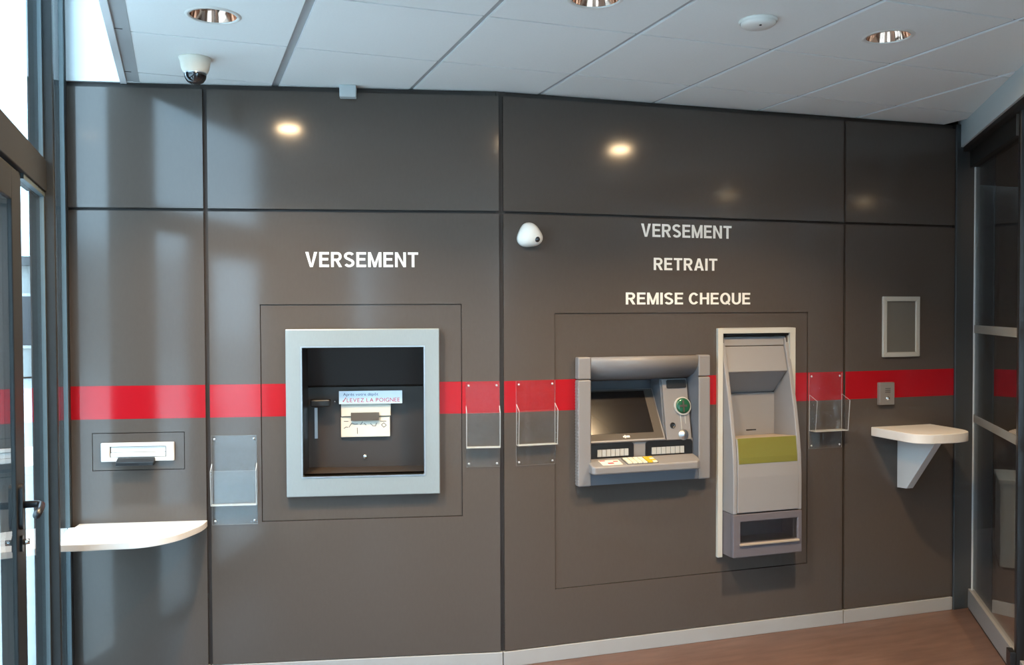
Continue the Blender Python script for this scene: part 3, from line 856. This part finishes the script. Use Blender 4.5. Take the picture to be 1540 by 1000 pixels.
t.part('screw', MB().lathe([(0.0005, -0.004), (0.005, -0.003), (0.006, 0.0)], (-0.796, Y, 1.256), 'y', 14), 'chrome')
hd = t.part('handle', MB().box(-0.905, -0.812, Y - 0.075, Y - 0.03, 1.238, 1.272), 'black', bevel=0.006)
t.part('handle_mount', MB().box(-0.872, -0.846, Y - 0.03, Y, 1.242, 1.268), 'black', hd)
t.part('handle_guide', MB().box(-0.892, -0.878, Y - 0.008, Y, 1.078, 1.226), 'alu')

# ------------------------------------------------------------------ letter slot (far left)
t = Thing('letter_slot', 'A', -1.652, 1.004, 'white letter slot with black tongue above the left shelf', 'letter slot')
so = (-1.811, -1.494, 1.021, 1.105)
si = (-1.774, -1.529, 1.038, 1.088)
t.part('frame', MB().sheet(*so, -0.016, -0.0012, [si]), 'white', bevel=0.003)
t.part('flap', MB().box(-1.770, -1.533, -0.008, 0.002, 1.062, 1.086), 'white', bevel=0.002)
t.part('flap', MB().box(-1.770, -1.533, -0.012, 0.002, 1.040, 1.0605), 'white', bevel=0.002)
t.part('liner', MB().box(-1.778, -1.524, 0.004, 0.03, 1.032, 1.093), 'groove')
t.part('tongue', MB().prism([(-0.010, 1.040), (-0.045, 1.020), (-0.045, 1.004), (-0.016, 1.006), (-0.004, 1.018)], -1.740, -1.576, 'x'), 'black', bevel=0.003)

# ------------------------------------------------------------------ leaflet holders
def leaflet_holder(w, u0, z0, width, height, pz0, pz1, depth, label):
    t = Thing('leaflet_holder', w, u0 + width / 2, z0, label, 'leaflet holder', 'clear leaflet holders on the wall')
    u1 = u0 + width; z1 = z0 + height
    def plate(name, quad, normal, th=0.003, parent=None):
        """quad: four corners (u,off,z); faces acrylic, rims bright"""
        n = Vector(normal) * th
        a = [Vector((q[0], -q[1], q[2])) for q in quad]
        b = [v + Vector((n.x, -n.y, n.z)) for v in a]
        mb = MB(); mb.add(a + b, [(0, 1, 2, 3), (7, 6, 5, 4)])
        mb.cur = 1
        base = 0
        for i in range(4):
            j = (i + 1) % 4
            mb.f.append((i, j, 4 + j, 4 + i)); mb.mi.append(1); mb.smooth.append(False)
        return t.part(name, mb, ['acrylic', 'acrylic_edge'], parent)
    bk = plate('back_plate', [(u0, 0.002, z0), (u1, 0.002, z0), (u1, 0.002, z1), (u0, 0.002, z1)], (0, 1, 0), 0.0025)
    d0, d1_ = depth * 0.8, depth
    plate('front_plate', [(u0, d0, pz0), (u1, d0, pz0), (u1, d1_, pz1), (u0, d1_, pz1)], (0, 1, 0))
    for u, s in ((u0, 1), (u1, -1)):
        plate('side_plate', [(u, 0.005, pz0), (u, d0, pz0), (u, d1_, pz1), (u, 0.005, pz1 + 0.028)], (s, 0, 0))
    mb = MB(); mb.box(u0 + 0.003, u1 - 0.003, -d0, -0.005, pz0, pz0 + 0.004)
    t.part('bottom_plate', mb, 'acrylic_edge')
    for u in (u0 + 0.014, u1 - 0.014):
        for z in (z0 + 0.016, z1 - 0.016):
            t.part('screw', MB().lathe([(0.0005, -0.004), (0.0035, -0.0035), (0.0055, 0.0)], (u, -0.0046, z), 'y', 12), 'alu', bk)
    return t
leaflet_holder('A', -1.332, 0.720, 0.203, 0.408, 0.812, 0.972, 0.040, 'clear leaflet holder low on the wall, between left shelf and silver recess frame')
leaflet_holder('A', -0.172, 0.958, 0.160, 0.400, 1.052, 1.218, 0.045, 'clear leaflet holder right of the silver recess frame, left of the wall joint')
leaflet_holder('B', 0.068, 0.957, 0.197, 0.402, 1.055, 1.222, 0.045, 'clear leaflet holder between the wall joint and the grey cash machine')
leaflet_holder('B', 1.697, 0.956, 0.205, 0.400, 1.052, 1.215, 0.070, 'clear leaflet holder right of the tall cheque deposit machine')

# ------------------------------------------------------------------ cash machine
t = Thing('cash_machine', 'B', 0.728, 0.843, 'grey cash machine with tilted dark screen and keypad tray', 'cash machine')
for (a, b, nm) in ((0.370, 0.437, 'left'), (1.020, 1.086, 'right')):
    t.part('side_column', MB().box(a, b, -0.040, 0.0046, 0.843, 1.358), 'atm', bevel=0.006)
    t.part('corner_cap', MB().box(a, b, -0.040, 0.0046, 1.361, 1.468), 'atm', bevel=0.006)
rb = MB()
for k in range(34):
    z = 0.852 + k * 0.0148
    rb.box(0.3665, 0.3715, -0.034, -0.006, z, z + 0.007)
t.part('ribbed_edge', rb, 'atm')['kind'] = 'stuff'
t.part('top_bar', MB().prism([(-0.036, 1.466), (-0.038, 1.440), (-0.034, 1.420), (-0.020, 1.398), (0.010, 1.372), (0.060, 1.350), (0.170, 1.335), (0.170, 1.409), (-0.0005, 1.4095), (-0.0005, 1.466)], 0.4375, 1.0195, 'x', True), 'atm')
t.part('cavity_wall', MB().prism([(1.0195, -0.036), (1.006, 0.170), (1.0165, 0.170), (1.0195, 0.02)], 0.905, 1.409, 'z'), 'atm_inner')
t.part('cavity_wall', MB().prism([(0.4375, -0.036), (0.4405, 0.02), (0.4405, 0.170), (0.450, 0.170)], 0.905, 1.409, 'z'), 'atm_inner')
t.part('cavity_back', MB().box(0.441, 1.0165, 0.170, 0.180, 0.905, 1.409), 'atm_dark')
# screen block
def slope(s): return (-0.002 + 0.150 * s, 1.046 + 0.246 * s)      # (y, z) up the screen face
p0, p1 = slope(0), slope(1)
nrm = Vector((0, -0.246, 0.150)).normalized()                       # outward (towards room and up)
nrm = Vector((0, -0.246, 0.150)); nrm = Vector((0, nrm.y, nrm.z)).normalized()
def sl(s, h): a = slope(s); return (a[0] + nrm.y * h, a[1] + nrm.z * h)
sc = t.part('screen_bezel', MB().prism([sl(0, 0), sl(1, 0), sl(1, -0.02), sl(0, -0.02)], 0.441, 0.856, 'x'), 'atm', bevel=0.003)
t.part('screen_border', MB().prism([sl(0.035, 0.0012), sl(0.985, 0.0012), sl(0.985, -0.002), sl(0.035, -0.002)], 0.443, 0.848, 'x'), 'screen_border', sc)
t.part('display', MB().prism([sl(0.15, 0.0026), sl(0.95, 0.0026), sl(0.95, 0.0006), sl(0.15, 0.0006)], 0.458, 0.800, 'x'), 'screen', sc)
lg = MB()
for q, (a, b, c, d) in enumerate(((0.628, 0.634, 0.075, 0.100), (0.636, 0.642, 0.060, 0.115), (0.644, 0.664, 0.070, 0.105))):
    lg.prism([sl(c, 0.0020), sl(d, 0.0020), sl(d, 0.0010), sl(c, 0.0010)], a, b, 'x')
t.part('maker_mark', lg, 'letter', sc)
t.part('screen_support', MB().prism([sl(0, -0.021), sl(1, -0.021), (0.169, 1.27), (0.169, 1.0), (0.02, 1.0)], 0.441, 0.850, 'x'), 'atm_inner')
# reader column
rc = t.part('reader_column', MB().prism([(0.005, 1.040), (0.062, 1.345), (0.169, 1.345), (0.169, 1.040)], 0.866, 1.006, 'x'), 'atm', bevel=0.003)
def rcy(z): return 0.005 + (z - 1.040) / 0.305 * 0.057
tilt = math.atan2(0.057, 0.305)
def on_reader(mb_fn, u, z, h=0.0):
    """shape made flat around the origin (x right, z up, -y out), put on the reader face"""
    mb = mb_fn
    R = Matrix.Rotation(-tilt, 3, 'X')
    base = Vector((u, rcy(z) - h, z))
    mb.v = [tuple(R @ Vector(v) + base) for v in mb.v]
    return mb
t.part('receipt_slot', on_reader(MB().prism(rrect(-0.055, 0.055, -0.021, 0.021, 0.008), -0.005, 0.003, 'y'), 0.944, 1.318), 'black', rc)
bz = t.part('card_bezel', on_reader(MB().lathe([(0.0005, -0.004), (0.036, -0.004), (0.0445, -0.010), (0.047, -0.006), (0.047, 0.003)], (0, 0, 0), 'y', 36), 0.968, 1.205), 'segment', rc)
t.part('card_reader', on_reader(MB().lathe([(0.0005, -0.014), (0.030, -0.014), (0.0385, -0.010), (0.0395, -0.003)], (0.002, 0, 0.002), 'y', 32), 0.968, 1.205), 'green', rc)
mk = MB(); mk.box(-0.004, 0.004, -0.0165, -0.0135, -0.03, 0.028); mk.box(-0.022, 0.02, -0.0165, -0.0135, -0.004, 0.006)
t.part('card_reader_ridge', on_reader(mk, 0.968, 1.205), 'ink_brown', rc)
gr = MB(); gr.box(-0.013, -0.0095, -0.002, 0.002, -0.05, 0.045); gr.box(0.0115, 0.015, -0.002, 0.002, 0.0, 0.045); gr.box(-0.013, 0.003, -0.002, 0.002, -0.053, -0.0495)
t.part('chute_line', on_reader(gr, 0.965, 1.118), 'segment', rc)
t.part('coin_hole', on_reader(MB().lathe([(0.0005, -0.001), (0.012, -0.001), (0.0145, -0.004), (0.016, 0.002)], (0, 0, 0), 'y', 24), 0.905, 1.112), 'black', rc)
t.part('key_lock', on_reader(MB().lathe([(0.0005, -0.010), (0.010, -0.010), (0.013, -0.006), (0.026, -0.004), (0.028, 0.002)], (0, 0, 0), 'y', 28), 0.962, 1.064), 'alu', rc)
t.part('reader_side', MB().prism([(0.020, 1.035), (0.07, 1.345), (0.169, 1.345), (0.169, 1.035)], 0.857, 0.8655, 'x'), 'atm_inner')
# dispenser strip under the screen
fp = t.part('dispenser_panel', MB().box(0.441, 1.015, 0.012, 0.030, 0.935, 1.044), 'atm')
for (a, b, c, d, n0, n1, m0, m1) in ((0.448, 0.684, 0.958, 1.040, 0.486, 0.654, 0.976, 1.010), (0.750, 1.010, 0.956, 1.040, 0.780, 0.962, 0.974, 1.008)):
    wn = t.part('dispenser_window', MB().prism(rrect(a, b, c, d, 0.016), 0.006, 0.014, 'y'), 'black')
    for k in range(7):
        s0 = n0 + (n1 - n0) * k / 7
        t.part('shutter_segment', MB().box(s0 + 0.0015, s0 + (n1 - n0) / 7 - 0.0015, 0.001, 0.008, m0, m1), 'segment', wn)
# tray
def trz(y): return 0.945 + (y + 0.100) / 0.110 * 0.023      # sloping tray top
out = [(0.428, 0.010), (0.421, -0.085), (0.430, -0.100), (0.980, -0.100), (1.004, -0.082), (1.016, -0.039), (1.016, 0.010)]
nt_ = len(out)
ty = t.part('keypad_tray', MB().add([(u, y, 0.906) for u, y in out] + [(u, y, trz(y)) for u, y in out],
            [tuple(range(nt_)), tuple(range(nt_, 2 * nt_))] + [(k, (k + 1) % nt_, nt_ + (k + 1) % nt_, nt_ + k) for k in range(nt_)]), 'atm', bevel=0.008, seg=3)
def tbox(u0, u1, y0, y1, h0, h1):
    mb = MB(); mb.box(u0, u1, y0, y1, h0, h1)
    mb.v = [(x, y, z + trz(y)) for x, y, z in mb.v]
    return mb
kp = t.part('keypad', tbox(0.606, 0.772, -0.090, -0.012, -0.002, 0.002), 'atm_dark', ty)
for r in range(4):
    y = -0.086 + r * 0.018
    for c in range(4):
        u = 0.611 + c * 0.027
        t.part('key', tbox(u, u + 0.022, y, y + 0.014, 0.001, 0.007), 'key', kp)
    t.part('key', tbox(0.720, 0.743, y, y + 0.014, 0.001, 0.007), 'key_yellow', kp, label='yellow key')
    t.part('key', tbox(0.746, 0.768, y, y + 0.014, 0.001, 0.007), 'key_yellow' if r % 2 else 'key', kp)
st = t.part('sticker', tbox(0.480, 0.585, -0.084, -0.022, -0.001, 0.0008), 'plate', ty)
dm = MB()
for (a, b, c, d) in ((0.484, 0.512, -0.034, -0.026), (0.515, 0.545, -0.070, -0.055), (0.550, 0.575, -0.048, -0.038)):
    q_ = tbox(a, b, c, d, 0.0006, 0.0014); dm.add(q_.v, q_.f)
t.part('printed_mark', dm, 'ink_red', st)
t.part('lower_panel', MB().prism([(-0.030, 0.911), (-0.034, 0.845), (0.0046, 0.845), (0.0046, 0.911)], 0.4375, 1.0195, 'x'), 'atm_inner')

# ------------------------------------------------------------------ cheque deposit machine
t = Thing('cheque_deposit_machine', 'B', 1.376, 0.428, 'tall pale cheque deposit machine with olive green panel in white surround', 'deposit machine')
fr = MB()
fr.box(1.144, 1.171, -0.016, 0.0046, 0.428, 1.600)
fr.box(1.571, 1.604, -0.016, 0.0046, 0.428, 1.600)
fr.box(1.171, 1.571, -0.016, 0.0046, 1.573, 1.600)
t.part('surround', fr, 'surround', bevel=0.002)
cheek = [(-0.112, 0.666), (-0.113, 0.85), (-0.108, 0.95), (-0.096, 1.05), (-0.070, 1.20), (-0.030, 1.38), (0.010, 1.545), (0.018, 1.556), (0.11, 1.556), (0.11, 0.666)]
t.part('cheek', MB().prism(cheek, 1.175, 1.198, 'x'), 'pale_body', bevel=0.005)
t.part('cheek', MB().prism(cheek, 1.553, 1.576, 'x'), 'pale_body', bevel=0.005)
t.part('light_block_back', MB().box(1.165, 1.582, 0.113, 0.122, 0.445, 1.585), 'black')  # black plates added to stop light leaking in from behind
t.part('light_block_top', MB().box(1.172, 1.570, -0.002, 0.112, 1.5605, 1.5725), 'black')
t.part('top_cap', MB().prism([(0.020, 1.555), (0.012, 1.509), (0.06, 1.509), (0.06, 1.555)], 1.1985, 1.5525, 'x'), 'pale_body', bevel=0.002)
t.part('header_panel', MB().prism([(0.016, 1.506), (-0.020, 1.376), (-0.006, 1.368), (0.112, 1.254), (0.112, 1.506)], 1.1985, 1.5525, 'x'), 'pale_body', bevel=0.003)
nb = t.part('niche_back', MB().box(1.1985, 1.5525, 0.100, 0.112, 1.02, 1.254), 'pale_body')
t.part('slit', MB().box(1.381, 1.441, 0.0985, 0.101, 1.055, 1.061), 'black', nb)
t.part('niche_floor', MB().prism([(-0.094, 1.046), (0.0995, 1.030), (0.0995, 1.018), (-0.094, 1.020)], 1.1985, 1.5525, 'x'), 'lip')
bd = t.part('front_body', MB().prism([(-0.115, 0.672), (-0.116, 0.85), (-0.111, 0.95), (-0.098, 1.046), (0.09, 1.017), (0.09, 0.672)], 1.1985, 1.5525, 'x'), 'pale_body', bevel=0.003)
t.part('green_panel', MB().prism([(-0.1140, 0.918), (-0.1126, 0.95), (-0.100, 1.046), (-0.095, 1.046), (-0.107, 0.95), (-0.109, 0.918)], 1.206, 1.547, 'x'), 'olive', bd, bevel=0.001)
base = (1.175, 1.578, 0.446, 0.665)
th = (1.217, 1.552, 0.518, 0.626)
bs = t.part('base', MB().sheet(*base, -0.112, -0.090, [th]), 'mauve', bevel=0.004)
t.part('base_side', MB().box(base[0], base[0] + 0.02, -0.090, 0.05, base[2], base[3]), 'mauve')
t.part('base_side', MB().box(base[1] - 0.02, base[1], -0.090, 0.05, base[2], base[3]), 'mauve')
t.part('base_bottom', MB().box(base[0] + 0.02, base[1] - 0.02, -0.090, 0.05, base[2], base[2] + 0.01), 'mauve')
t.part('tray_back', MB().box(1.1955, 1.5575, 0.03, 0.05, base[2] + 0.01, base[3] - 0.001), 'atm_dark')
t.part('tray_floor', MB().box(1.1955, 1.5575, -0.0895, 0.03, 0.500, 0.517), 'black')
t.part('tray_top', MB().box(1.1955, 1.5575, -0.0895, 0.03, 0.627, 0.640), 'atm_dark')
t.part('tray_window', MB().prism(rrect(1.219, 1.550, 0.5185, 0.6255, 0.012), -0.104, -0.1015, 'y'), 'glass_door')
t.part('tray_lip', MB().box(1.211, 1.558, -0.121, -0.111, 0.506, 0.517), 'lip', bevel=0.002)

# ------------------------------------------------------------------ poster frame and call button (right)
t = Thing('poster_frame', 'B', 2.283, 1.434, 'empty pale snap frame hung above the red stripe on the right panel', 'picture frame')
po = (2.160, 2.405, 1.434, 1.764); pi_ = grow(po, -0.026)
mit = [((po[0], po[2]), (po[1], po[2]), (pi_[1], pi_[2]), (pi_[0], pi_[2])), ((po[1], po[2]), (po[1], po[3]), (pi_[1], pi_[3]), (pi_[1], pi_[2])),
       ((po[1], po[3]), (po[0], po[3]), (pi_[0], pi_[3]), (pi_[1], pi_[3])), ((po[0], po[3]), (po[0], po[2]), (pi_[0], pi_[2]), (pi_[0], pi_[3]))]
for q in mit:
    t.part('frame_rail', MB().prism(list(q), -0.014, -0.0006, 'y'), 'pale_frame', bevel=0.003)
t.part('backing_board', MB().box(pi_[0] - 0.004, pi_[1] + 0.004, -0.005, -0.0008, pi_[2] - 0.004, pi_[3] + 0.004), 'grey_panel')

t = Thing('call_button', 'B', 2.181, 1.175, 'grey call button plate on the red stripe above the small shelf', 'button plate')
pb = t.part('plate', MB().box(2.132, 2.230, -0.022, -0.0008, 1.175, 1.297), 'switch', bevel=0.003)
t.part('button', MB().lathe([(0.0005, -0.008), (0.007, -0.0075), (0.011, -0.003), (0.012, 0.0)], (2.184, -0.022, 1.211), 'y', 20), 'chrome', pb)
pm = MB()
for z in (1.262, 1.252, 1.242):
    pm.box(2.168, 2.202, -0.0226, -0.0215, z, z + 0.004)
t.part('printed_mark', pm, 'ink_brown', pb)

# ------------------------------------------------------------------ shelves
def shelf_poly(w, pts):
    return [(lambda q: (q[0], -q[1]))(wall_uv(w, x, y)) for x, y in pts]
def smooth_curve(pts, n=6):
    out = []
    for i in range(len(pts) - 1):
        p0 = Vector(pts[max(i - 1, 0)]); p1 = Vector(pts[i]); p2 = Vector(pts[i + 1]); p3 = Vector(pts[min(i + 2, len(pts) - 1)])
        for k in range(n):
            s = k / n
            out.append(tuple(0.5 * ((2 * p1) + (p2 - p0) * s + (2 * p0 - 5 * p1 + 4 * p2 - p3) * s * s + (3 * p1 - p0 - 3 * p2 + p3) * s ** 3)))
    out.append(tuple(pts[-1]))
    return out
# right shelf: D-shaped top on a triangular bracket
t = Thing('wall_shelf', 'B', 2.29, 0.715, 'small white D-shaped shelf on triangular bracket at the right', 'shelf')
front = [(2.095, 0.20), (2.094, 0.27), (2.115, 0.325), (2.17, 0.355), (2.26, 0.367), (2.35, 0.362), (2.43, 0.330), (2.475, 0.265), (2.488, 0.18)]
prof = [(2.094, 0.0006)] + smooth_curve(front, 5) + [(2.490, 0.0006)]
t.part('shelf_top', MB().prism([(u, -d) for u, d in prof], 1.008, 1.056, 'z'), 'white', bevel=0.003)
t.part('bracket', MB().prism([(-0.0006, 1.0075), (-0.285, 1.0075), (-0.072, 0.722), (-0.0006, 0.716)], 2.268, 2.312, 'x'), 'white', bevel=0.002)
# left shelf: long rounded top beside the shop front
pts = [(-0.322, 0.663), (-0.345, 0.600), (-0.38, 0.542), (-0.43, 0.475), (-0.487, 0.428), (-0.545, 0.402), (-0.61, 0.394), (-0.70, 0.410), (-0.80, 0.425), (-0.880, 0.446)]
fr_ = smooth_curve(shelf_poly('A', pts), 4)
u_r = wall_uv('A', -0.322, 0.663)[0]
poly = [(u_r - 0.002, -0.0006)] + fr_ + shelf_poly('A', [(-0.895, 0.450), (-0.895, 0.765), (-0.870, 0.768)])
q = wall_uv('A', -0.870, 0.78); poly += [(q[0], -0.0006)]
t = Thing('wall_shelf', 'A', -1.65, 0.71, 'long white wall shelf with rounded corner under the letter slot', 'shelf')
t.part('shelf_top', MB().prism(poly, 0.714, 0.742, 'z'), 'white', bevel=0.002)
t.part('fixing_batten', MB().box(-1.80, -1.45, -0.06, -0.0006, 0.690, 0.7135), 'groove')

# ------------------------------------------------------------------ cabinet in the dark hall
t = root('low_cabinet', (4.553, 0.732, 0), math.radians(-45), label='low cream cabinet on the floor beyond the right glass door', cat='cabinet')
MB().box(0.0, 0.62, 0.0, 0.42, 0.02, 0.56).build('body', 'cream', t, bevel=0.004)
MB().box(-0.01, 0.63, -0.01, 0.43, 0.56, 0.59).build('top', 'cream', t, bevel=0.004)
MB().box(0.02, 0.60, 0.02, 0.40, 0.0, 0.02).build('plinth', 'black', t)
